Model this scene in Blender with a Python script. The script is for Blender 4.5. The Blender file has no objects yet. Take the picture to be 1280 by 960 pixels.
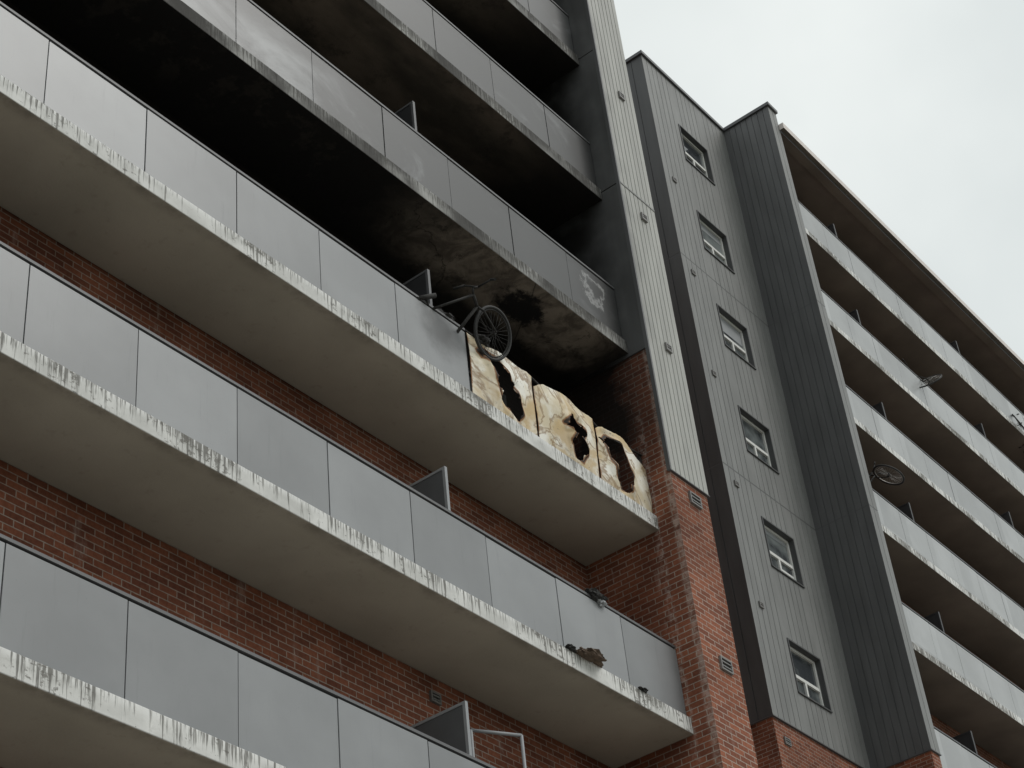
import bpy, bmesh, math, random
from mathutils import Vector, Matrix, noise
random.seed(7)
sc=bpy.context.scene
H=2.75; W=1.192; D=1.122; RT=0.98; T=0.18; TT=0.03; GZ=-13.95
# ---------------------------------------------------------------- camera
f,ya,pi_,ro=2318.8,0.9663,0.6562,-0.1179
fw=Vector((math.sin(ya)*math.cos(pi_),math.cos(ya)*math.cos(pi_),math.sin(pi_)))
r=Vector((math.cos(ya),-math.sin(ya),0)); u=r.cross(fw)
r2=r*math.cos(ro)+u*math.sin(ro); u2=-r*math.sin(ro)+u*math.cos(ro)
CO=Vector((-16.558,-9.534,-12.354))
cd=bpy.data.cameras.new("camera"); cam=bpy.data.objects.new("camera",cd); sc.collection.objects.link(cam)
cd.sensor_width=36; cd.lens=f*36/1280; cd.clip_end=5000
cam.matrix_world=Matrix(((r2.x,u2.x,-fw.x,CO.x),(r2.y,u2.y,-fw.y,CO.y),(r2.z,u2.z,-fw.z,CO.z),(0,0,0,1)))
sc.camera=cam
# ---------------------------------------------------------------- node helpers
class M:
    def __init__(s,name,rough=0.7,metal=0.0,spec=0.5):
        s.m=bpy.data.materials.new(name); s.m.use_nodes=True; s.t=s.m.node_tree; s.b=s.t.nodes['Principled BSDF']
        s.b.inputs['Roughness'].default_value=rough; s.b.inputs['Metallic'].default_value=metal
        s.b.inputs['Specular IOR Level'].default_value=spec
        g=s.t.nodes.new('ShaderNodeNewGeometry'); s.P=g.outputs['Position']
        sp=s.t.nodes.new('ShaderNodeSeparateXYZ'); s.t.links.new(s.P,sp.inputs[0]); s.x,s.y,s.z=sp.outputs
    def _in(s,sock,v):
        if isinstance(v,bpy.types.NodeSocket): s.t.links.new(v,sock)
        elif isinstance(v,(tuple,list)) and len(v)==3 and sock.type=='RGBA': sock.default_value=(*v,1)
        else: sock.default_value=v
    def op(s,o,a,b=0.0,clamp=False):
        n=s.t.nodes.new('ShaderNodeMath'); n.operation=o; n.use_clamp=clamp
        s._in(n.inputs[0],a); s._in(n.inputs[1],b); return n.outputs[0]
    def mr(s,v,a,b,c=0.0,d=1.0):
        n=s.t.nodes.new('ShaderNodeMapRange'); n.interpolation_type='SMOOTHSTEP'
        for i,q in enumerate((v,a,b,c,d)): s._in(n.inputs[i],q)
        return n.outputs[0]
    def comb(s,a,b,c):
        n=s.t.nodes.new('ShaderNodeCombineXYZ')
        for i,q in enumerate((a,b,c)): s._in(n.inputs[i],q)
        return n.outputs[0]
    def noise(s,scale,detail=4,rough=0.55,vec=None,dist=0.0):
        n=s.t.nodes.new('ShaderNodeTexNoise'); s._in(n.inputs['Vector'],vec if vec is not None else s.P)
        n.inputs['Scale'].default_value=scale; n.inputs['Detail'].default_value=detail
        n.inputs['Roughness'].default_value=rough; n.inputs['Distortion'].default_value=dist
        return n.outputs['Fac']
    def sc(s,ax,ay,az):
        return s.comb(s.op('MULTIPLY',s.x,ax),s.op('MULTIPLY',s.y,ay),s.op('MULTIPLY',s.z,az))
    def mix(s,fac,a,b,mode='MIX'):
        n=s.t.nodes.new('ShaderNodeMix'); n.data_type='RGBA'; n.blend_type=mode
        s._in(n.inputs[0],fac); s._in(n.inputs[6],a); s._in(n.inputs[7],b); return n.outputs[2]
    def col(s,c): s._in(s.b.inputs['Base Color'],c); return s
    def bump(s,h,st=0.3,dist=0.01):
        n=s.t.nodes.new('ShaderNodeBump'); n.inputs['Strength'].default_value=st; n.inputs['Distance'].default_value=dist
        s._in(n.inputs['Height'],h); s.t.links.new(n.outputs[0],s.b.inputs['Normal']); return s
SOOT=(0.006,0.0055,0.005)
def simple(name,c,rough=0.6,metal=0.0,var=0.15,sc_=6):
    m=M(name,rough,metal); n=m.noise(sc_)
    m.col(m.mix(n,tuple(q*(1-var) for q in c),tuple(min(1,q*(1+var)) for q in c)))
    return m.m
def brick(name,axis,sootf=None,pale=False):
    m=M(name,0.9,spec=0.2)
    vec=m.comb(m.x if axis=='x' else m.y,m.z,0.0)
    b=m.t.nodes.new('ShaderNodeTexBrick'); m._in(b.inputs['Vector'],vec)
    b.inputs['Color1'].default_value=(0.33,0.122,0.07,1); b.inputs['Color2'].default_value=(0.18,0.066,0.042,1)
    b.inputs['Mortar'].default_value=(0.42,0.35,0.30,1)
    b.inputs['Scale'].default_value=1; b.inputs['Mortar Size'].default_value=0.0065; b.inputs['Mortar Smooth'].default_value=0.2
    b.inputs['Bias'].default_value=-0.1; b.inputs['Brick Width'].default_value=0.215; b.inputs['Row Height'].default_value=0.075
    c=m.mix(m.mr(m.noise(0.7,5),0.35,0.7),b.outputs['Color'],(0.55,0.5,0.47),'MULTIPLY')
    c=m.mix(m.mr(m.noise(30,3),0.3,0.8,0.0,0.5),c,(0.45,0.4,0.38),'MULTIPLY')
    c=m.mix(m.mr(m.noise(1.6,6,0.65,vec=m.sc(3,3,1)),0.58,0.75,0.0,0.28),c,(0.5,0.44,0.4))
    if sootf: c=m.mix(sootf(m),c,SOOT)
    if pale:   # washed, efflorescent bricks along the outer corner
        p=m.op('MULTIPLY',m.mr(m.y,-0.24,-0.17,1.0,0.0),m.mr(m.noise(9,5,0.7),0.40,0.60,0.05,0.5))
        c=m.mix(p,c,(0.55,0.45,0.40))
        q=m.op('MULTIPLY',m.op('MULTIPLY',m.mr(m.y,-.05,0.0),m.mr(m.y,0.03,0.10,1.0,0.0)),m.mr(m.noise(11,5,0.7),0.45,0.6,0.0,0.35))
        c=m.mix(m.op('MULTIPLY',q,m.mr(m.z,2.0,1.0)),c,(0.5,0.42,0.38))
    m.col(c); m.bump(m.op('SUBTRACT',m.noise(60,3),m.op('MULTIPLY',b.outputs['Fac'],2.0)),0.6,0.006)
    return m.m
def backsoot(m):
    a=m.op('MULTIPLY',m.mr(m.z,-0.25,-0.1),m.mr(m.x,-20,-14))
    b=m.mr(m.z,9,17,1.0,0.25); a=m.op('MULTIPLY',a,b)
    return m.op('MULTIPLY',a,0.985)
def sidesoot(m):
    n=m.noise(2.2,5)
    a=m.op('MULTIPLY',m.mr(m.z,-0.2,1.5),m.mr(m.y,-0.32,0.45,0.45,1.0))
    a=m.op('MULTIPLY',a,m.mr(n,0.2,0.6,0.75,1.1)); return m.op('MINIMUM',a,0.97)
BR=brick('brick_front','x'); BRB=brick('brick_balcony_back','x',backsoot); BRS=brick('brick_side','y'); BRSS=brick('brick_side_sooted','y',sidesoot,True)
def clad(name,c,soot=None,rough=0.5):
    m=M(name,rough,spec=0.4)
    n=m.noise(1.5,5,vec=m.sc(3,3,0.5)); k=m.mix(m.mr(n,0.3,0.7),tuple(q*0.86 for q in c),tuple(q*1.09 for q in c))
    k=m.mix(m.mr(m.noise(25,4),0.62,0.8,0.0,0.25),k,tuple(q*0.6 for q in c))
    if soot: k=m.mix(soot(m),k,SOOT)
    m.col(k); return m.m
def frontsoot(m):
    a=m.mr(m.x,0.0,0.35,0.45,0.0); return m.op('MULTIPLY',m.op('MULTIPLY',a,m.mr(m.z,2.2,3.5)),m.mr(m.noise(1.2,5),0.35,0.65))
CL_L=clad('pier_siding_light',(0.35,0.35,0.327),frontsoot)
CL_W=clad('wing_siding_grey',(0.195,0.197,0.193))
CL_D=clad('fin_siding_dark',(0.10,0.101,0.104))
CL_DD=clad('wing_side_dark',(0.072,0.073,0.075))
def csoot(m):
    a=m.mr(m.y,-0.3,0.7,0.5,1.0)
    a=m.op('MULTIPLY',a,m.mr(m.noise(1.6,5),0.25,0.6,0.7,1.05)); a=m.op('MULTIPLY',a,m.mr(m.z,8,15,1.0,0.6)); return m.op('MINIMUM',a,0.96)
CL_S=clad('pier_side_sooted',(0.15,0.152,0.155),csoot)
COP=simple('metal_coping',(0.08,0.08,0.085),0.45); FASC=simple('roof_fascia',(0.66,0.60,0.57),0.6)
def edge(name,dirty):
    m=M(name,0.8,spec=0.3)
    ph=m.op('FRACT',m.op('DIVIDE',m.op('ADD',m.z,T),H))
    lo=m.noise(0.7,4); n2=m.noise(6,6,0.7)
    base=m.mix(m.mr(m.noise(3,6),0.3,0.7),(0.50,0.50,0.48),(0.68,0.68,0.66))
    base=m.mix(m.mr(ph,0.045,0.07,0.0,0.55),base,(0.78,0.78,0.77))
    st=m.noise(1.0,4,0.7,vec=m.sc(34,34,1.5)); le=m.mr(ph,0.0,0.076,-0.03,0.06)
    dens=m.op('MULTIPLY',m.op('SUBTRACT',lo,0.5),0.6)
    fac=m.op('ADD',m.op('ADD',st,le),dens)
    c=m.mix(m.mr(fac,0.52-dirty*.06,0.62-dirty*.06,0.0,0.82),base,(0.10,0.096,0.085))
    pe=m.noise(1.0,7,0.75,vec=m.sc(10,10,14))
    c=m.mix(m.mr(m.op('ADD',pe,dens),0.57,0.62,0.0,0.8),c,(0.13,0.123,0.11))
    c=m.mix(m.mr(n2,0.56,0.68,0.0,0.35),c,(0.28,0.27,0.25))
    c=m.mix(m.mr(ph,0.0,0.006,0.7,0.0),c,(0.07,0.07,0.065))
    if dirty>0.5: c=m.mix(m.mr(m.noise(1.1,5),0.32,0.6,0.45,0.95),c,(0.03,0.028,0.025))
    m.col(c); m.bump(n2,0.5,0.01); return m.m
ED=edge('slab_edge_peeling_paint',0.0); EDD=edge('slab_edge_sooted',0.8)
def soffit(name,kind):
    m=M(name,0.85,spec=0.25)
    base=m.mix(m.mr(m.noise(0.8,5),0.3,0.7),(0.34,0.31,0.26),(0.41,0.373,0.315))
    base=m.mix(m.mr(m.noise(9,5,0.6),0.58,0.75,0.0,0.35),base,(0.25,0.22,0.18))
    base=m.mix(m.op('MULTIPLY',m.mr(m.y,0.02,0.16,1.0,0.0),m.mr(m.noise(3,6,0.7),0.4,0.65,0.1,0.6)),base,(0.16,0.145,0.12))
    h=m.noise(40,4)
    if kind=='brown': base=m.mix(m.mr(m.noise(0.8,5),0.3,0.7),(0.13,0.112,0.096),(0.18,0.155,0.132))
    if kind=='burnt':
        n=m.noise(1.3,7,0.62,dist=0.6)
        cc=m.mix(m.mr(m.noise(2.6,7,0.7,dist=0.5),0.38,0.62),(0.10,0.083,0.068),(0.23,0.195,0.16))
        s=m.mr(m.op('ADD',m.x,m.op('MULTIPLY',n,1.4)),-3.9,-1.9,1.0,0.0)
        s=m.op('MAXIMUM',s,m.mr(m.op('ADD',m.x,m.op('MULTIPLY',n,1.2)),-.1,.6,0.0,0.9))
        c=m.mix(s,cc,SOOT)
        dx=m.op('ADD',m.x,1.75); dy=m.op('SUBTRACT',m.y,0.45)
        dd=m.op('SQRT',m.op('ADD',m.op('MULTIPLY',dx,dx),m.op('MULTIPLY',m.op('MULTIPLY',dy,dy),2.5)))
        dd=m.op('ADD',dd,m.op('MULTIPLY',m.noise(3.3,7,0.7),1.1))
        c=m.mix(m.mr(dd,0.82,1.02,1.0,0.0),c,(0.010,0.009,0.009))
        c=m.mix(m.mr(m.noise(2.2,7,0.7),0.54,0.64,0.0,0.75),c,(0.022,0.019,0.016))
        c=m.mix(m.mr(m.op('ADD',m.y,m.op('MULTIPLY',n,0.5)),0.85,1.25,0.0,0.95),c,SOOT)
        v=m.t.nodes.new('ShaderNodeTexVoronoi'); v.feature='DISTANCE_TO_EDGE'; v.inputs['Scale'].default_value=0.9; m._in(v.inputs['Vector'],m.comb(m.op('ADD',m.x,m.op('MULTIPLY',n,1.3)),m.op('ADD',m.y,m.op('MULTIPLY',n,1.5)),0.0))
        c=m.mix(m.mr(v.outputs[0],0.003,0.010,0.6,0.0),c,SOOT)
        base=c; h=m.noise(7,8,0.7)
    elif kind=='sooty':
        n=m.noise(0.9,6,0.6,vec=m.sc(0.6,1.4,1))
        c=m.mix(m.mr(n,0.32,0.68),(0.045,0.038,0.031),(0.15,0.12,0.095))
        c=m.mix(m.mr(m.noise(2.7,7,0.7),0.52,0.66,0.0,0.5),c,(0.02,0.018,0.016))
        c=m.mix(m.mr(m.x,-3.2,-0.6,0.0,0.94),c,SOOT); base=c
    m.col(base); m.bump(h,0.4,0.02 if kind=='burnt' else 0.004); return m.m
SF=soffit('soffit_painted','clean'); SFB=soffit('soffit_burnt','burnt'); SFS=soffit('soffit_sooty','sooty'); SFR=soffit('soffit_brown','brown')
def panel(name,c,soot=True,off=0.08):
    m=M(name,0.38,spec=0.5)
    cx=m.op('FLOOR',m.op('DIVIDE',m.op('SUBTRACT',m.x,off),W)); cz=m.op('FLOOR',m.op('DIVIDE',m.op('ADD',m.z,0.3),H))
    wn=m.t.nodes.new('ShaderNodeTexWhiteNoise'); m._in(wn.inputs['Vector'],m.comb(cx,cz,0.5))
    v=m.mr(wn.outputs['Value'],0,1,0.86,1.08)
    k=m.mix(m.mr(m.noise(0.9,4),0.3,0.7),tuple(q*0.90 for q in c),tuple(q*1.07 for q in c))
    k=m.mix(1.0,k,m.comb(v,v,v),'MULTIPLY')
    k=m.mix(m.mr(m.noise(1.4,6,0.7,vec=m.sc(9,9,0.7)),0.56,0.8,0.0,0.34),k,tuple(q*0.5 for q in c))
    k=m.mix(m.mr(m.noise(70,2),0.7,0.76,0.0,0.4),k,tuple(q*0.5 for q in c))
    if soot:
        up=m.mr(m.z,2.3,2.7); n=m.noise(0.9,7,0.62,dist=0.7,vec=m.sc(1,1,1.5))
        a=m.op('MULTIPLY',m.mr(m.op('ADD',n,m.mr(m.x,-9.5,-3.5,-0.18,0.22)),0.30,0.64),up)
        a=m.op('MULTIPLY',a,0.86)
        ph=m.op('FRACT',m.op('DIVIDE',m.z,H))
        b=m.op('MULTIPLY',m.op('MULTIPLY',m.mr(m.op('ADD',ph,m.op('MULTIPLY',m.op('SUBTRACT',n,.5),.35)),0.05,0.33,0.0,0.9),up),m.mr(m.x,-10.5,-6.5))
        a=m.op('MAXIMUM',a,b)
        a=m.op('MULTIPLY',a,m.mr(m.z,6,12,1.0,0.75))
        dx=m.op('ADD',m.x,3.95); dz=m.op('SUBTRACT',m.z,0.72)
        dd=m.op('SQRT',m.op('ADD',m.op('MULTIPLY',dx,dx),m.op('MULTIPLY',dz,dz)))
        e=m.op('MULTIPLY',m.mr(m.op('ADD',dd,m.op('MULTIPLY',m.noise(5,5),0.4)),0.3,0.7,0.7,0.0),m.mr(m.z,1.0,1.3,1.0,0.0))
        a=m.op('MAXIMUM',a,e)
        k=m.mix(a,k,(0.02,0.019,0.018))
        dx=m.op('ADD',m.x,0.55); dz=m.op('SUBTRACT',m.z,3.36)
        dd=m.op('SQRT',m.op('ADD',m.op('MULTIPLY',dx,dx),m.op('MULTIPLY',dz,dz)))
        dd=m.op('ADD',dd,m.op('MULTIPLY',m.op('SUBTRACT',m.noise(4,6,0.7),0.5),0.9))
        k=m.mix(m.op('MULTIPLY',m.mr(dd,0.1,0.2),m.mr(dd,0.2,0.27,0.6,0.0)),k,(0.38,0.38,0.38))
    m.col(k); return m.m
PN=panel('balcony_panel_grey',(0.25,0.257,0.265)); PR=panel('balcony_panel_pale',(0.40,0.41,0.415),False)
RAIL=simple('rail_metal',(0.10,0.10,0.105),0.5); RAILB=simple('rail_burnt',(0.03,0.027,0.025),0.8); DARK=simple('dark_gap',(0.02,0.02,0.02),0.8)
SCR=simple('privacy_screen_grey',(0.09,0.095,0.10),0.5); SCRF=simple('screen_frame',(0.26,0.27,0.28),0.5); SCRD=simple('privacy_screen_dark',(0.028,0.028,0.03),0.5)
WHITE=simple('white_vinyl',(0.66,0.66,0.64),0.5,0,0.05); VENT=simple('vent_metal',(0.17,0.165,0.16),0.5)
BLK=simple('charred',(0.018,0.017,0.016),0.8); RUB=simple('tyre_rubber',(0.02,0.02,0.02),0.7); STEEL=simple('spoke_steel',(0.35,0.34,0.33),0.4,0.8)
CLOTH=simple('scorched_debris',(0.10,0.07,0.05),0.95,0,0.7,14)
gm=M('window_glass',0.06,spec=0.8); gm.col(gm.mix(gm.mr(gm.noise(1.3,3),.35,.65),(0.04,0.045,0.05),(0.20,0.22,0.22))); GLASS=gm.m
def burnt_mat():
    m=M('burnt_panel_paint',0.7,spec=0.3)
    at=m.t.nodes.new('ShaderNodeAttribute'); at.attribute_name='char'; ch=at.outputs['Fac']
    n=m.noise(2.0,7,0.6,dist=0.4); n2=m.noise(7,6,0.65)
    c=m.mix(m.mr(n,0.40,0.60),(0.62,0.54,0.39),(0.82,0.80,0.73))
    o=m.noise(1.5,6,0.55,dist=0.7)
    c=m.mix(m.mr(o,0.48,0.60,0.0,0.8),c,(0.52,0.37,0.18))
    c=m.mix(m.op('MULTIPLY',m.mr(o,0.465,0.49),m.mr(o,0.49,0.53,0.75,0.0)),c,(0.24,0.14,0.06))
    c=m.mix(m.mr(n2,0.58,0.70,0.0,0.5),c,(0.34,0.30,0.24))
    c=m.mix(m.mr(m.noise(18,5),0.64,0.72,0.0,0.65),c,(0.13,0.10,0.06))
    e=m.op('ADD',ch,m.op('MULTIPLY',m.op('SUBTRACT',n2,0.5),0.9))
    c=m.mix(m.mr(e,0.42,0.66),c,(0.25,0.12,0.05)); c=m.mix(m.mr(e,0.70,0.9),c,(0.03,0.02,0.015))
    m.col(c); m.bump(n2,0.25,0.008); return m.m
BP=burnt_mat()
# ---------------------------------------------------------------- geometry helpers
def empty(name):
    e=bpy.data.objects.new(name,None); sc.collection.objects.link(e); return e
class B:
    def __init__(s,name,parent=None): s.n=name; s.p=parent; s.v=[]; s.f=[]; s.mi=[]; s.m=[]; s.sm=[]; s.X=None
    def mat(s,m):
        if m not in s.m: s.m.append(m)
        return s.m.index(m)
    def add(s,p): s.v.append(tuple(s.X@Vector(p)) if s.X else tuple(p))
    def quad(s,pts,m):
        i=len(s.v); 
        for p in pts: s.add(p)
        s.f.append(tuple(range(i,i+len(pts)))); s.mi.append(s.mat(m)); s.sm.append(False)
    def box(s,x0,x1,y0,y1,z0,z1,m,bot=None,front=None,left=None):
        i=len(s.v)
        for c in [(x0,y0,z0),(x1,y0,z0),(x1,y1,z0),(x0,y1,z0),(x0,y0,z1),(x1,y0,z1),(x1,y1,z1),(x0,y1,z1)]: s.add(c)
        for q,mm in (((0,3,2,1),bot or m),((4,5,6,7),m),((0,1,5,4),front or m),((1,2,6,5),m),((2,3,7,6),m),((3,0,4,7),left or m)):
            s.f.append(tuple(i+k for k in q)); s.mi.append(s.mat(mm)); s.sm.append(False)
    def tube(s,a,b,r,m,n=8):
        a=Vector(a);b=Vector(b);d=(b-a)
        if d.length<1e-6: return
        d.normalize(); t=d.orthogonal().normalized(); w=d.cross(t); i=len(s.v)
        for c in (a,b):
            for k in range(n):
                an=2*math.pi*k/n; s.add(c+t*r*math.cos(an)+w*r*math.sin(an))
        for k in range(n):
            k2=(k+1)%n; s.f.append((i+k,i+k2,i+n+k2,i+n+k)); s.mi.append(s.mat(m)); s.sm.append(True)
        s.f.append(tuple(i+k for k in range(n))[::-1]); s.mi.append(s.mat(m)); s.sm.append(False)
        s.f.append(tuple(i+n+k for k in range(n))); s.mi.append(s.mat(m)); s.sm.append(False)
    def torus(s,c,n_,R,rr,m,N=48,n=8):
        c=Vector(c); n_=Vector(n_).normalized(); t=n_.orthogonal().normalized(); w=n_.cross(t); i=len(s.v)
        for a in range(N):
            an=2*math.pi*a/N; d=t*math.cos(an)+w*math.sin(an)
            for b in range(n):
                bn=2*math.pi*b/n; s.add(c+d*(R+rr*math.cos(bn))+n_*rr*math.sin(bn))
        for a in range(N):
            for b in range(n):
                a2=(a+1)%N;b2=(b+1)%n
                s.f.append((i+a*n+b,i+a2*n+b,i+a2*n+b2,i+a*n+b2)); s.mi.append(s.mat(m)); s.sm.append(True)
    def siding(s,axis,s0,s1,c,z0,z1,pitch,m,g=0.018,dp=0.014):
        pts=[]; n=max(1,round(abs(s1-s0)/pitch)); st=(s1-s0)/n
        for i in range(n):
            a=s0+i*st; pts+= [(a+g*0.5*(1 if i else 0),0),(a+st-g/2*(1 if i<n-1 else 0),0)]
            if i<n-1: pts+=[(a+st-g/4,dp),(a+st+g/4,dp)]
        for (p,d),(q,e) in zip(pts[:-1],pts[1:]):
            if axis=='x': s.quad([(p,c+d,z0),(q,c+e,z0),(q,c+e,z1),(p,c+d,z1)],m)
            else: s.quad([(c+d,p,z0),(c+e,q,z0),(c+e,q,z1),(c+d,p,z1)],m)
    def done(s,bevel=0):
        me=bpy.data.meshes.new(s.n); me.from_pydata(s.v,[],s.f)
        for m in s.m: me.materials.append(m)
        for p,i,q in zip(me.polygons,s.mi,s.sm): p.material_index=i; p.use_smooth=q
        me.update(); o=bpy.data.objects.new(s.n,me); sc.collection.objects.link(o)
        if s.p: o.parent=s.p
        if bevel:
            md=o.modifiers.new('b','BEVEL'); md.width=bevel; md.segments=2; md.limit_method='ANGLE'
        return o
def vent(b,x,y,z,w=0.2,h=0.14,m=None):
    m=m or VENT
    b.box(x-w/2,x+w/2,y-0.03,y+0.01,z+h/2-0.02,z+h/2,m); b.box(x-w/2,x+w/2,y-0.03,y+0.01,z-h/2,z-h/2+0.02,m)
    b.box(x-w/2,x-w/2+0.02,y-0.03,y+0.01,z-h/2+.02,z+h/2-.02,m); b.box(x+w/2-0.02,x+w/2,y-0.03,y+0.01,z-h/2+.02,z+h/2-.02,m)
    b.box(x-w/2+.02,x+w/2-.02,y-0.006,y+0.01,z-h/2+.02,z+h/2-.02,DARK)
    for i in (1,2):
        zz=z-h/2+i*h/3; b.box(x-w/2+.02,x+w/2-.02,y-0.025,y-0.007,zz-0.008,zz+0.008,m)
# ================================================================= LEFT BLOCK
A=empty('apartment_building')
XL=-26.2; PX=0.825; PY=-0.315; ZT=20.2; YB=13.0; ZC=0.558
b=B('walls',A)
b.quad([(XL,D,GZ),(0,D,GZ),(0,D,ZT),(XL,D,ZT)],BRB)
b.quad([(0,D,GZ),(0,PY+.02,GZ),(0,PY+.02,2.52),(0,D,2.52)],BRSS)
b.quad([(0,PY+.02,GZ),(PX-.02,PY+.02,GZ),(PX-.02,PY+.02,ZC+.01),(0,PY+.02,ZC+.01)],BR)
b.quad([(PX-.02,PY+.02,GZ),(PX-.02,YB,GZ),(PX-.02,YB,ZC+.01),(PX-.02,PY+.02,ZC+.01)],BRS)
b.quad([(PX-.02,YB,GZ),(XL-.8,YB,GZ),(XL-.8,YB,ZT),(PX-.02,YB,ZT)],BR)
b.quad([(XL,PY,GZ),(XL,D,GZ),(XL,D,ZT),(XL,PY,ZT)],BRS)
b.quad([(XL-.8,PY,GZ),(XL,PY,GZ),(XL,PY,ZT),(XL-.8,PY,ZT)],BR)
b.quad([(XL-.8,YB,GZ),(XL-.8,PY,GZ),(XL-.8,PY,ZT),(XL-.8,YB,ZT)],BRS)
b.done()
b=B('pier_cladding',A)
zj=5.47
for z0,z1 in ((ZC,zj-.015),(zj+.015,zj+8.25),(zj+8.28,ZT)):
    b.siding('x',0.0,PX,PY,z0,z1,0.105,CL_L)
b.box(-0.032,PX+.01,PY-.012,PY+.03,ZC-.015,ZC-.001,COP)
b.box(-0.006,PX,PY-.008,PY+.02,zj-.015,zj+.015,CL_W)
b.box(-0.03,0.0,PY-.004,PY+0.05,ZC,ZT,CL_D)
for z0,z1 in ((2.52,zj-.01),(zj+.01,8.2),(8.22,11),(11.02,ZT)):
    b.box(-0.02,-0.001,PY+0.052,D-.004,z0,z1,CL_S)
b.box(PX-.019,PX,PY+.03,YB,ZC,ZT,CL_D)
b.done()
b=B('vents',A)
for z in (-2.0,0.33): vent(b,.47,PY+.02,z,.24,.17)
for z in (2.75,5.1,7.55,10.3): vent(b,.47,PY-.001,z,.13,.12)
for k in (-2,-1): vent(b,-3.2,D-.001,k*H-.42,.16,.12)
b.done()
b=B('roof',A); b.box(XL-.85,PX+.05,PY-.05,YB+.05,ZT,ZT+.25,COP); b.done()
b=B('balcony_slabs',A)
for k in range(-4,8):
    z=k*H; e=EDD if k in (1,2,3) else ED
    s=SFB if k==1 else (SFS if 1<k<6 else SF)
    b.box(XL+.002,-0.001 if k<1 else -0.022,0,D-.002,z-T,z+TT,e,bot=s)
b.done(0.008)
def railing(b,x0,x1,off,y,z,mat,skip=()):
    zt=z+RT; zb=z+TT+.03; xr=x1
    if skip: xr=off-len(skip)*W
    b.box(x0,xr,y-.006,y+0.045,zt-0.03,zt,RAIL)
    b.box(x0,xr,y+0.020,y+0.04,zt-0.09,zt-0.03,DARK)
    n=math.ceil((off-x0)/W-.02)
    for i in range(n):
        xa=max(off-(i+1)*W,x0); xb=min(off-i*W,x1)
        if i in skip or xb-xa<.05: continue
        dy=random.uniform(-.003,.003); dz=random.uniform(-.006,.004)
        b.box(xa+.006,xb-.006,y+dy,y+dy+.014,zb,zt-.055+dz,mat)
        b.box(xa+.012,xb-.012,y+.018,y+.022,zb+.005,zt-.068,DARK)
    for i in range(n+1):
        x=off-i*W; x=min(max(x,x0+.03),x1-.03)
        b.box(x-.022,x+.022,y+.023,y+.063,z+TT,zt+0.012,RAILB if skip and i<3 else RAIL)
b=B('balcony_railings',A)
for k in range(-4,7):
    railing(b,XL+0.01,-0.03 if k>0 else -0.005,0.08,0.05,k*H,PN,skip=(0,1,2) if k==0 else ())
pts=[(-3.5,.06,RT-.01),(-3.1,.03,RT-.05),(-2.7,.05,RT-.03),(-2.3,.06,RT-.01),(-1.9,.09,RT-.05),(-1.5,.07,RT-.02),(-1.1,.06,RT-.02),(-.8,.1,RT-.07),(-.4,.08,RT-.04),(-.02,.06,RT-.02)]
for p,q in zip(pts[:-1],pts[1:]): b.tube(p,q,.014,RAILB)
b.done()
b=B('privacy_screens',A)
for k in range(-4,7):
    for X in (-3.98,-10.4,-16.8,-23.2):
        z=k*H+TT
        ms,mf=(SCRD,RAIL) if k in (0,1,2) else (SCR,SCRF)
        b.box(X-.012,X+.012,0.15,D-.03,z+.12,z+1.55,ms)
        b.box(X-.02,X+.02,0.115,0.15,z,z+1.58,mf); b.box(X-.02,X+.02,0.15,D-.02,z+1.55,z+1.58,mf)
b.done()
b=B('balcony_doors',A)
for k in range(-4,7):
    for X in (-2.3,-6.5,-9.0,-13,-18.6,-21.6):
        z=k*H+TT; g=BLK if 0<=k<=1 else GLASS; w=BLK if 0<=k<=1 else WHITE
        b.box(X-.9,X+.9,D-.02,D-.004,z+.02,z+1.66,g)
        for xx in (-.93,-.02,.87): b.box(X+xx,X+xx+.06,D-.05,D-.021,z+.02,z+1.66,w)
        b.box(X-.93,X+.93,D-.052,D-.003,z+1.661,z+1.71,w)
b.done()
# ================================================================= BURNT PANELS
def inpoly(p,poly):
    x,y=p; c=False; n=len(poly)
    for i in range(n):
        x1,y1=poly[i];x2,y2=poly[(i+1)%n]
        if (y1>y)!=(y2>y) and x<(x2-x1)*(y-y1)/(y2-y1)+x1: c=not c
    return c
def pd(p,poly):
    p=Vector(p); d=9
    for i in range(len(poly)):
        a=Vector(poly[i]);c=Vector(poly[(i+1)%len(poly)]); t=max(0,min(1,(p-a).dot(c-a)/max(1e-9,(c-a).length_squared)))
        d=min(d,(p-(a+(c-a)*t)).length)
    return d
HOLES=[[(-3.36,.72),(-3.2,.80),(-3.02,.76),(-2.88,.62),(-2.72,.47),(-2.60,.20),(-2.66,.12),(-2.9,.2),(-3.02,.3),(-3.12,.46),(-3.16,.6),(-3.30,.64)],
 [(-1.86,.46),(-1.70,.62),(-1.48,.62),(-1.44,.5),(-1.50,.40),(-1.38,.24),(-1.46,.12),(-1.60,.14),(-1.72,.28),(-1.64,.42)],
 [(-1.02,.66),(-.88,.80),(-.74,.72),(-.62,.54),(-.48,.36),(-.50,.16),(-.66,.14),(-.80,.32),(-.9,.5)]]
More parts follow.
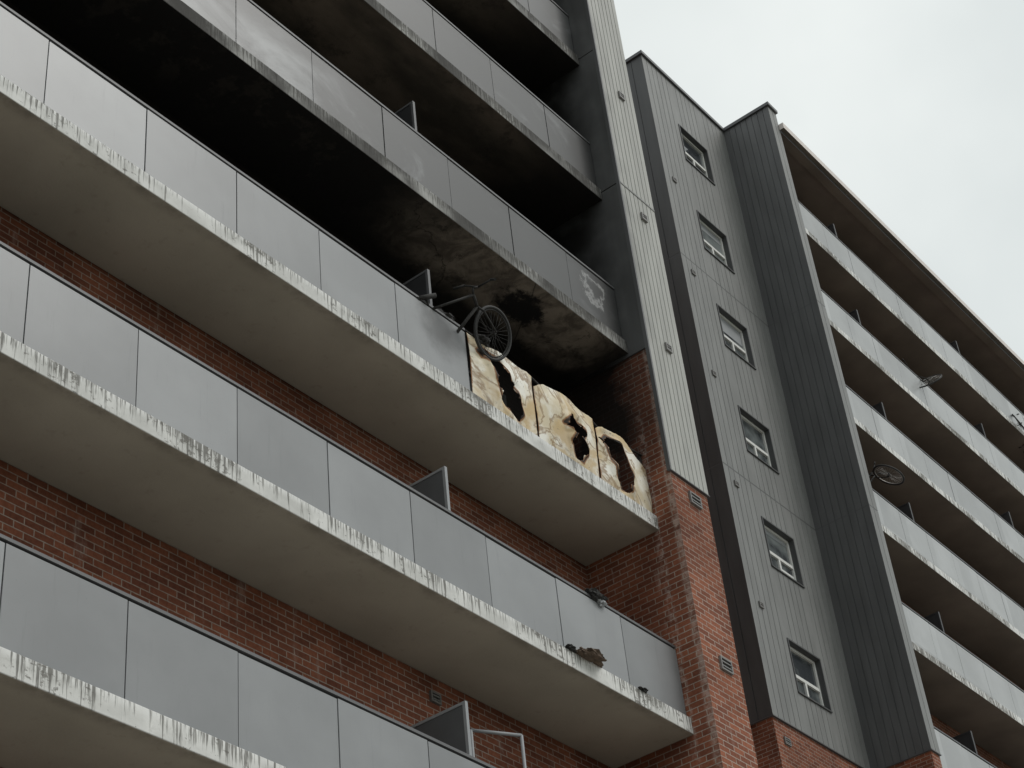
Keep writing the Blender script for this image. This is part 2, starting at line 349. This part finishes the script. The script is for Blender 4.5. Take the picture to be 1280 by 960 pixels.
for pi3 in range(3):
    xa=.08-3*W+pi3*W+.015; xb=min(xa+W-.03,-.03); nx,nz=110,88; poly=HOLES[pi3]
    me=bpy.data.meshes.new('burnt_balcony_panel'); v=[];fc=[];chv=[]
    for j in range(nz+1):
        for i in range(nx+1):
            s=i/nx;t=j/nz
            top=RT-.05 - 0.07*abs(noise.noise(Vector((s*2.2+pi3*5,0,0)))) - (0.0 if pi3<2 else 0.20*s*s) - (0.13*max(0,1-s*6)**1.5 if pi3 else 0) - .012*abs(noise.noise(Vector((s*14,pi3,0))))
            x=xa+s*(xb-xa)+0.02*noise.noise(Vector((pi3*9,t*2,1))); z=TT+.012+t*(top-.012-TT)
            env=math.sin(math.pi*min(1,t*.75+.02))*math.sin(math.pi*(s*.9+.05))
            y=0.035-0.075*env+0.06*noise.noise(Vector((x*1.3,z*1.5,pi3*3.3)))*env+0.035*noise.noise(Vector((x*3.0,z*2.4,5)))*t
            d=pd((x,z),poly); y-=.045*max(0,1-d*9)*noise.noise(Vector((x*5,z*5,1.7)))*2
            v.append((x,y,z))
            dd=min(d*14,1); ed=min(s*(xb-xa),(1-s)*(xb-xa),t*RT*2,(top-z)+.02)
            chv.append(max(1-dd,0.62-ed*13,0))
    for j in range(nz):
        for i in range(nx):
            q=v[j*(nx+1)+i]; jx=0.09*noise.noise(Vector((q[0]*8,q[2]*8,4)))+.03*noise.noise(Vector((q[0]*25,q[2]*25,4))); jz=0.09*noise.noise(Vector((q[0]*8,q[2]*8,9)))
            if inpoly((q[0]+.005+jx,q[2]+.005+jz),poly): continue
            fc.append((j*(nx+1)+i,j*(nx+1)+i+1,(j+1)*(nx+1)+i+1,(j+1)*(nx+1)+i))
    me.from_pydata(v,[],fc); at=me.attributes.new('char','FLOAT','POINT'); at.data.foreach_set('value',chv)
    me.materials.append(BP)
    for p in me.polygons: p.use_smooth=True
    o=bpy.data.objects.new('burnt_balcony_panel',me); sc.collection.objects.link(o); o.parent=A
    md=o.modifiers.new('s','SOLIDIFY'); md.thickness=0.003
# ================================================================= RIGHT WING
Wg=empty('apartment_building')
X2,Y2,X3,Yf,Tf,Zr=10.249,4.246,13.754,2.953,0.37,19.86
zb=2.647; ZRL=17.047
b=B('walls',Wg)
b.quad([(X2+.02,9,GZ),(X2+.02,Y2+.03,GZ),(X2+.02,Y2+.03,zb+.02),(X2+.02,9,zb+.02)],BRS)
b.quad([(X2+.02,Y2+.03,GZ),(X3+.02,Y2+.03,GZ),(X3+.02,Y2+.03,zb+.02),(X2+.02,Y2+.03,zb+.02)],BR)
b.quad([(X3+.02,Y2+.03,GZ),(X3+.02,Yf+.03,GZ),(X3+.02,Yf+.03,zb+.02),(X3+.02,Y2+.03,zb+.02)],BRS)
b.quad([(X3+.02,Yf+.03,GZ),(X3+Tf,Yf+.03,GZ),(X3+Tf,Yf+.03,zb+.02),(X3+.02,Yf+.03,zb+.02)],BR)
b.quad([(X3+Tf,Yf+.03,GZ),(X3+Tf,Y2,GZ),(X3+Tf,Y2,zb+.02),(X3+Tf,Yf+.03,zb+.02)],BRS)
XE=75
b.quad([(X3+Tf,Yf+D,GZ),(XE,Yf+D,GZ),(XE,Yf+D,19.3),(X3+Tf,Yf+D,19.3)],BR)
b.quad([(XE,Yf,GZ),(XE,16,GZ),(XE,16,19.3),(XE,Yf,19.3)],BRS)
b.quad([(X2,16,GZ),(XE,16,GZ),(XE,16,19.3),(X2,16,19.3)],BR)
b.quad([(PX,7.5,GZ),(X2+.02,7.5,GZ),(X2+.02,7.5,18),(PX,7.5,18)],BR)
b.quad([(PX,7.5,18),(X2+.02,7.5,18),(X2+.02,14,18),(PX,14,18)],COP)
b.done()
b=B('cladding',Wg)
J1,J2=13.647,8.147
levels=[(zb,J2-.015),(J2+.015,J1-.015),(J1+.015,Zr)]
wx0,wx1,wz,hw=11.436,12.579,18.38,1.104
opn=sorted([(wz-k*H-hw,wz-k*H) for k in range(0,6)])
for z0,z1 in levels:
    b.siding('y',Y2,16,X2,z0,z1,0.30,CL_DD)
    b.siding('x',X2,wx0,Y2,z0,z1,0.20,CL_W)
    b.siding('x',wx1,X3,Y2,z0,z1,0.20,CL_W)
    cur=z0
    for a,c in opn:
        a2=max(a,z0);c2=min(c,z1)
        if c2<=a2: continue
        if a2>cur+.001: b.siding('x',wx0,wx1,Y2,cur,a2,0.20,CL_W)
        cur=c2
    if cur<z1-.001: b.siding('x',wx0,wx1,Y2,cur,z1,0.20,CL_W)
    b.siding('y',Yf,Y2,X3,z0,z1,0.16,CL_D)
    b.siding('x',X3,X3+Tf,Yf,z0,z1,0.18,CL_W)
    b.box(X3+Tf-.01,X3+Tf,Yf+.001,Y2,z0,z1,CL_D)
for z in (J2,J1):
    b.box(X2+.003,X3,Y2+.003,Y2+.04,z-.016,z+.016,COP); b.box(X3+.003,X3+.03,Yf+.003,Y2,z-.016,z+.016,COP); b.box(X3+.031,X3+Tf-.012,Yf+.003,Yf+.03,z-.016,z+.016,COP)
    b.box(X2+.003,X2+.03,Y2+.041,9,z-.016,z+.016,COP)
for (xa,xb,ya_,yb) in ((X2-.01,X3-.02,Y2-.012,Y2+.028),(X3-.012,X3+Tf+.01,Yf-.012,Yf+.03)):
    b.box(xa,xb,ya_,yb,zb-.02,zb-.001,COP)
b.box(X3-.012,X3+.018,Yf+.031,Y2-.013,zb-.02,zb-.001,COP); b.box(X2-.012,X2+.018,Y2+.03,9,zb-.02,zb-.001,COP)
b.done()
b=B('vents',Wg)
for k in range(0,5): vent(b,10.63,Y2-.001,16.05-k*H,.14,.12)
vent(b,10.63,Y2+.029,2.25,.2,.14)
b.done()
b=B('roof',Wg)
b.box(X2-.05,X3-.05,Y2-.05,16,Zr,Zr+.09,COP)
b.box(X3-.05+.002,X3+Tf+.03,Yf-.05,Y2+.6,Zr,Zr+.09,COP)
b.box(X3+Tf+.002,XE,Yf-.12,16,19.30,19.48,FASC,bot=SFR)
b.box(X3+Tf+.001,XE,Yf-.02,Yf+.2,19.20,19.299,COP,bot=SFR)
b.done()
b=B('windows',Wg)
for k in range(0,6):
    t=wz-k*H; z0=t-hw; yi=Y2+.15
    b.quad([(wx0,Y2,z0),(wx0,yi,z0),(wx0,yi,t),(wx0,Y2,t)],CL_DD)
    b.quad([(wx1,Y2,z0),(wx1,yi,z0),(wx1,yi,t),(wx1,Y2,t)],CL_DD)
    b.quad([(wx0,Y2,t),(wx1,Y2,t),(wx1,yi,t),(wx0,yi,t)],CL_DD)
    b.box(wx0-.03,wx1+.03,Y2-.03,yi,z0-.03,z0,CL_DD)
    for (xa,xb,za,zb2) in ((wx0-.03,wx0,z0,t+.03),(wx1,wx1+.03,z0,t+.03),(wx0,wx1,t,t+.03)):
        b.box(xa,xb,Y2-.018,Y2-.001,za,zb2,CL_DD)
    fr=.055
    b.box(wx0,wx0+fr,yi-.05,yi,z0,t,WHITE); b.box(wx1-fr,wx1,yi-.05,yi,z0,t,WHITE)
    b.box(wx0+fr,wx1-fr,yi-.05,yi,t-fr,t,WHITE); b.box(wx0+fr,wx1-fr,yi-.05,yi,z0,z0+fr,WHITE)
    zm=z0+hw*.42; xm=(wx0+wx1)/2
    b.box(wx0+fr,wx1-fr,yi-.055,yi-.002,zm-.035,zm+.035,WHITE); b.box(xm-.03,xm+.03,yi-.053,yi-.002,z0+fr,zm-.035,WHITE)
    b.quad([(wx0,yi-.012,z0),(wx1,yi-.012,z0),(wx1,yi-.012,t),(wx0,yi-.012,t)],GLASS)
    if k%2==0: b.box(xm+.03,wx1-fr,yi-.03,yi-.02,z0+fr,z0+fr+.2,WHITE)
    if k in (1,2,4): b.box(wx0+fr,wx1-fr,yi-.016,yi-.0125,t-fr-(.18,.4,.1)[k//2],t-fr,SCRF)
b.done()
b=B('balcony_slabs',Wg); zs0=ZRL-RT; XR0=X3+Tf+.001
for k in range(0,12):
    z=zs0-k*H
    if z<GZ+1: break
    b.box(XR0,XE,Yf,Yf+D-.002,z-T+.04,z+TT,ED,bot=SFR)
b.done(0.008)
b=B('balcony_railings',Wg)
for k in range(0,11):
    railing(b,XR0,XR0+50*W,XR0+50*W,Yf+.04,zs0-k*H,PR)
b.done()
b=B('privacy_screens',Wg)
for k in range(0,11):
    for i in range(8):
        X=16.2+6.4*i
        z=zs0-k*H
        b.box(X-.02,X+.02,Yf+.15,Yf+D-.03,z+.12,z+1.55,SCRD); b.box(X-.03,X+.03,Yf+.10,Yf+.15,z+TT,z+1.58,SCRD); b.box(X-.03,X+.03,Yf+.15,Yf+D-.02,z+1.55,z+1.58,SCRD)
b.done()
# ================================================================= BICYCLES
def wheel(b,c,n_,tm=RUB,sm=STEEL,R=.33):
    c=Vector(c); n_=Vector(n_).normalized()
    b.torus(c,n_,R,.019,tm); b.torus(c,n_,R-.03,.009,sm,48,6)
    b.tube(c-n_*.04,c+n_*.04,.022,BLK)
    t=n_.orthogonal().normalized(); w=n_.cross(t)
    for i in range(28):
        a=2*math.pi*i/28; d=t*math.cos(a)+w*math.sin(a); a2=a+.5*(1 if i%2 else -1); h=t*math.cos(a2)+w*math.sin(a2)
        b.tube(c+h*.02+n_*(.03 if i%4<2 else -.03),c+d*(R-.03),.0022,sm,4)
def bicycle(name,F,U,fc,wn=None,fm=None,sm=STEEL,R=.33):
    fm=fm or BLK
    F=Vector(F).normalized(); U=Vector(U); U=(U-F*U.dot(F)).normalized(); L=U.cross(F)
    fc=Vector(fc)
    P=lambda x,y,z: fc+F*(x-.55)+L*y+U*(z-.34)
    wn=Vector(wn).normalized() if wn else L
    b=B(name)
    wheel(b,fc,wn,sm=sm,R=R); wheel(b,P(-.52,0,.34),L,sm=sm,R=R)
    bb,st,ht,hb,rh=P(-.08,0,.28),P(-.24,0,.74),P(.33,0,.82),P(.37,0,.68),P(-.52,0,.34)
    for p,q,rr in ((bb,st,.016),(st,ht,.016),(bb,hb,.019),(ht,hb,.02)): b.tube(p,q,rr,fm)
    for s in (-1,1):
        o=L*.05*s
        b.tube(rh+o,bb+o*.6,.010,fm); b.tube(rh+o,st+o*.4,.009,fm)
        k=wn*.055*s; b.tube(fc+k,fc+k+(hb-fc)*.8,.012,fm); b.tube(fc+k+(hb-fc)*.8,hb,.014,fm)
        b.tube(bb+L*.06*s,bb+L*.08*s+F*.12*s-U*.12*s,.010,fm)
        q=bb+L*.08*s+F*.12*s-U*.12*s; b.tube(q,q+L*.09*s,.018,fm)
    b.tube(st,st+U*.14-F*.03,.013,fm); sp=st+U*.15-F*.03
    b.tube(sp-F*.14,sp+F*.12,.03,BLK); b.tube(sp-F*.14-L*.05,sp-F*.14+L*.05,.035,BLK)
    hs=ht+U*.08; b.tube(ht,hs,.014,fm); b.tube(hs,hs+F*.07,.014,fm); hc=hs+F*.07
    for s in (-1,1):
        b.tube(hc,hc+wn*.2*s+U*.05,.012,fm); b.tube(hc+wn*.2*s+U*.05,hc+wn*.31*s+U*.04-F*.05,.016,BLK)
    b.torus(bb+L*.05,L,.085,.007,fm,24,6)
    return b.done()
bicycle('bicycle',(.75,-.5,.35),(-.62,-.12,.25),(-3.22,-.14,.96),(.004,-.938,-.345),sm=BLK,R=.305)
bicycle('bicycle',(.4,-.85,.35),(.5,.35,.8),(14.62,2.72,9.19),(.25,-.45,.85))
bicycle('bicycle',(-.5,-.8,.1),(-.4,.35,.8),(18.9,2.80,14.10),(-.7,-.1,.6))
bicycle('bicycle',(-.9,-.1,.02),(0,-.12,1),(15.0,3.42,10.96),(.5,-.86,0),fm=STEEL)
bicycle('bicycle',(-.8,-.3,.35),(-.2,.2,.8),(25.3,2.9,16.2),(.1,-.9,.3))
# ================================================================= DEBRIS
def lump(name,c,s,seed,mat,parts=3):
    bm=bmesh.new()
    for k in range(parts):
        r0=bmesh.ops.create_icosphere(bm,subdivisions=3,radius=1)
        off=Vector((random.uniform(-.7,.7),random.uniform(-.4,.4),random.uniform(-.3,.3)))*(1 if k else 0)
        for v in r0['verts']:
            n1=noise.noise(v.co*1.7+Vector((seed+k*7,0,0)))+.5*noise.noise(v.co*5+Vector((seed,k,3)))
            v.co=v.co*(1+.75*n1)*(1 if k==0 else .6)+off; v.co=Vector((v.co.x*s[0],v.co.y*s[1],v.co.z*s[2]))+Vector(c)
    me=bpy.data.meshes.new(name); bm.to_mesh(me); bm.free(); me.materials.append(mat)
    o=bpy.data.objects.new(name,me); sc.collection.objects.link(o); return o
lump('burnt_cloth_debris',(-1.57,.05,-1.75),(.13,.07,.06),3,BLK)
lump('burnt_cloth_debris',(-1.48,.03,-1.80),(.06,.04,.05),5,SCRF,2)
lump('burnt_wood_debris',(-1.95,-.06,-2.70),(.19,.09,.05),9,CLOTH,4)
lump('burnt_wood_debris',(-2.25,-.0,-2.70),(.07,.05,.03),15,BLK,3)
lump('burnt_wood_debris',(-.95,-.0,-2.71),(.07,.04,.02),19,BLK,3)
lump('burnt_cloth_debris',(-3.25,.04,.93),(.12,.08,.06),29,BLK,4)
lump('burnt_cloth_debris',(-3.75,.12,1.0),(.14,.08,.07),33,BLK,4)
b=B('leaning_window_screen'); a=Vector((-3.08,.16,0)); c=Vector((-3.55,.42,0)); z0,z1=-2*H+TT,-3.93
for p,q in (((a,z0),(a,z1)),((c,z0),(c,z1)),((a,z1),(c,z1)),((a,z0+.05),(c,z0+.05)),((a,-4.7),(c,-4.7))):
    b.tube((p[0].x,p[0].y,p[1]),(q[0].x,q[0].y,q[1]),.018,SCRF)
b.done()
# ================================================================= GROUND
def ground(name,x0,x1,y0,y1,z,c,sc_):
    m=M(name,0.9,spec=0.2); n=m.noise(sc_,6); n2=m.noise(sc_*30,3)
    m.col(m.mix(m.op('MULTIPLY',m.op('ADD',n,n2),0.5),tuple(q*.75 for q in c),tuple(q*1.25 for q in c)))
    b=B(name); b.quad([(x0,y0,z),(x1,y0,z),(x1,y1,z),(x0,y1,z)],m.m); return b.done()
ground('ground',-1500,1500,-1500,1500,GZ-.12,(0.11,0.12,0.06),0.4)
ground('asphalt_parking_lot',-80,120,-60,-14,GZ-.116,(0.12,0.118,0.112),0.3)
b=B('pavement'); cm=simple('concrete_pavement',(0.45,0.43,0.385),0.9,0,0.15,1.5); b.box(-80,120,-14,14,GZ-.3,GZ,cm); b.done()
# ================================================================= WORLD
w=bpy.data.worlds.new("World"); sc.world=w; w.use_nodes=True; nt=w.node_tree; bg=nt.nodes['Background']
sky=nt.nodes.new('ShaderNodeTexSky'); sky.sky_type='NISHITA'; sky.sun_disc=False
SE,SA=math.radians(50),math.radians(155)
sky.sun_elevation=SE; sky.sun_rotation=SA
tc=nt.nodes.new('ShaderNodeTexCoord'); n=nt.nodes.new('ShaderNodeTexNoise'); n.inputs['Scale'].default_value=3.0; n.inputs['Detail'].default_value=5; n.inputs['Roughness'].default_value=0.5
nt.links.new(tc.outputs['Generated'],n.inputs['Vector'])
cr=nt.nodes.new('ShaderNodeMix'); cr.data_type='RGBA'; cr.inputs[6].default_value=(7.0,7.5,7.45,1); cr.inputs[7].default_value=(8.9,9.3,9.1,1)
mr=nt.nodes.new('ShaderNodeMapRange'); mr.inputs[1].default_value=.35; mr.inputs[2].default_value=.65
nt.links.new(n.outputs['Fac'],mr.inputs[0]); nt.links.new(mr.outputs[0],cr.inputs[0])
mx=nt.nodes.new('ShaderNodeMix'); mx.data_type='RGBA'; mx.inputs[0].default_value=0.95
nt.links.new(sky.outputs[0],mx.inputs[6]); nt.links.new(cr.outputs[2],mx.inputs[7]); nt.links.new(mx.outputs[2],bg.inputs['Color']); bg.inputs['Strength'].default_value=0.1
ld=bpy.data.lights.new('sun','SUN'); ld.energy=1.3; ld.angle=math.radians(25); ld.color=(1,.97,.93)
lo=bpy.data.objects.new('sun',ld); sc.collection.objects.link(lo)
sd=Vector((math.sin(SA)*math.cos(SE),math.cos(SA)*math.cos(SE),math.sin(SE)))
lo.rotation_euler=sd.to_track_quat('Z','Y').to_euler()
sc.view_settings.view_transform='Standard'; sc.view_settings.look='None'; sc.view_settings.exposure=0
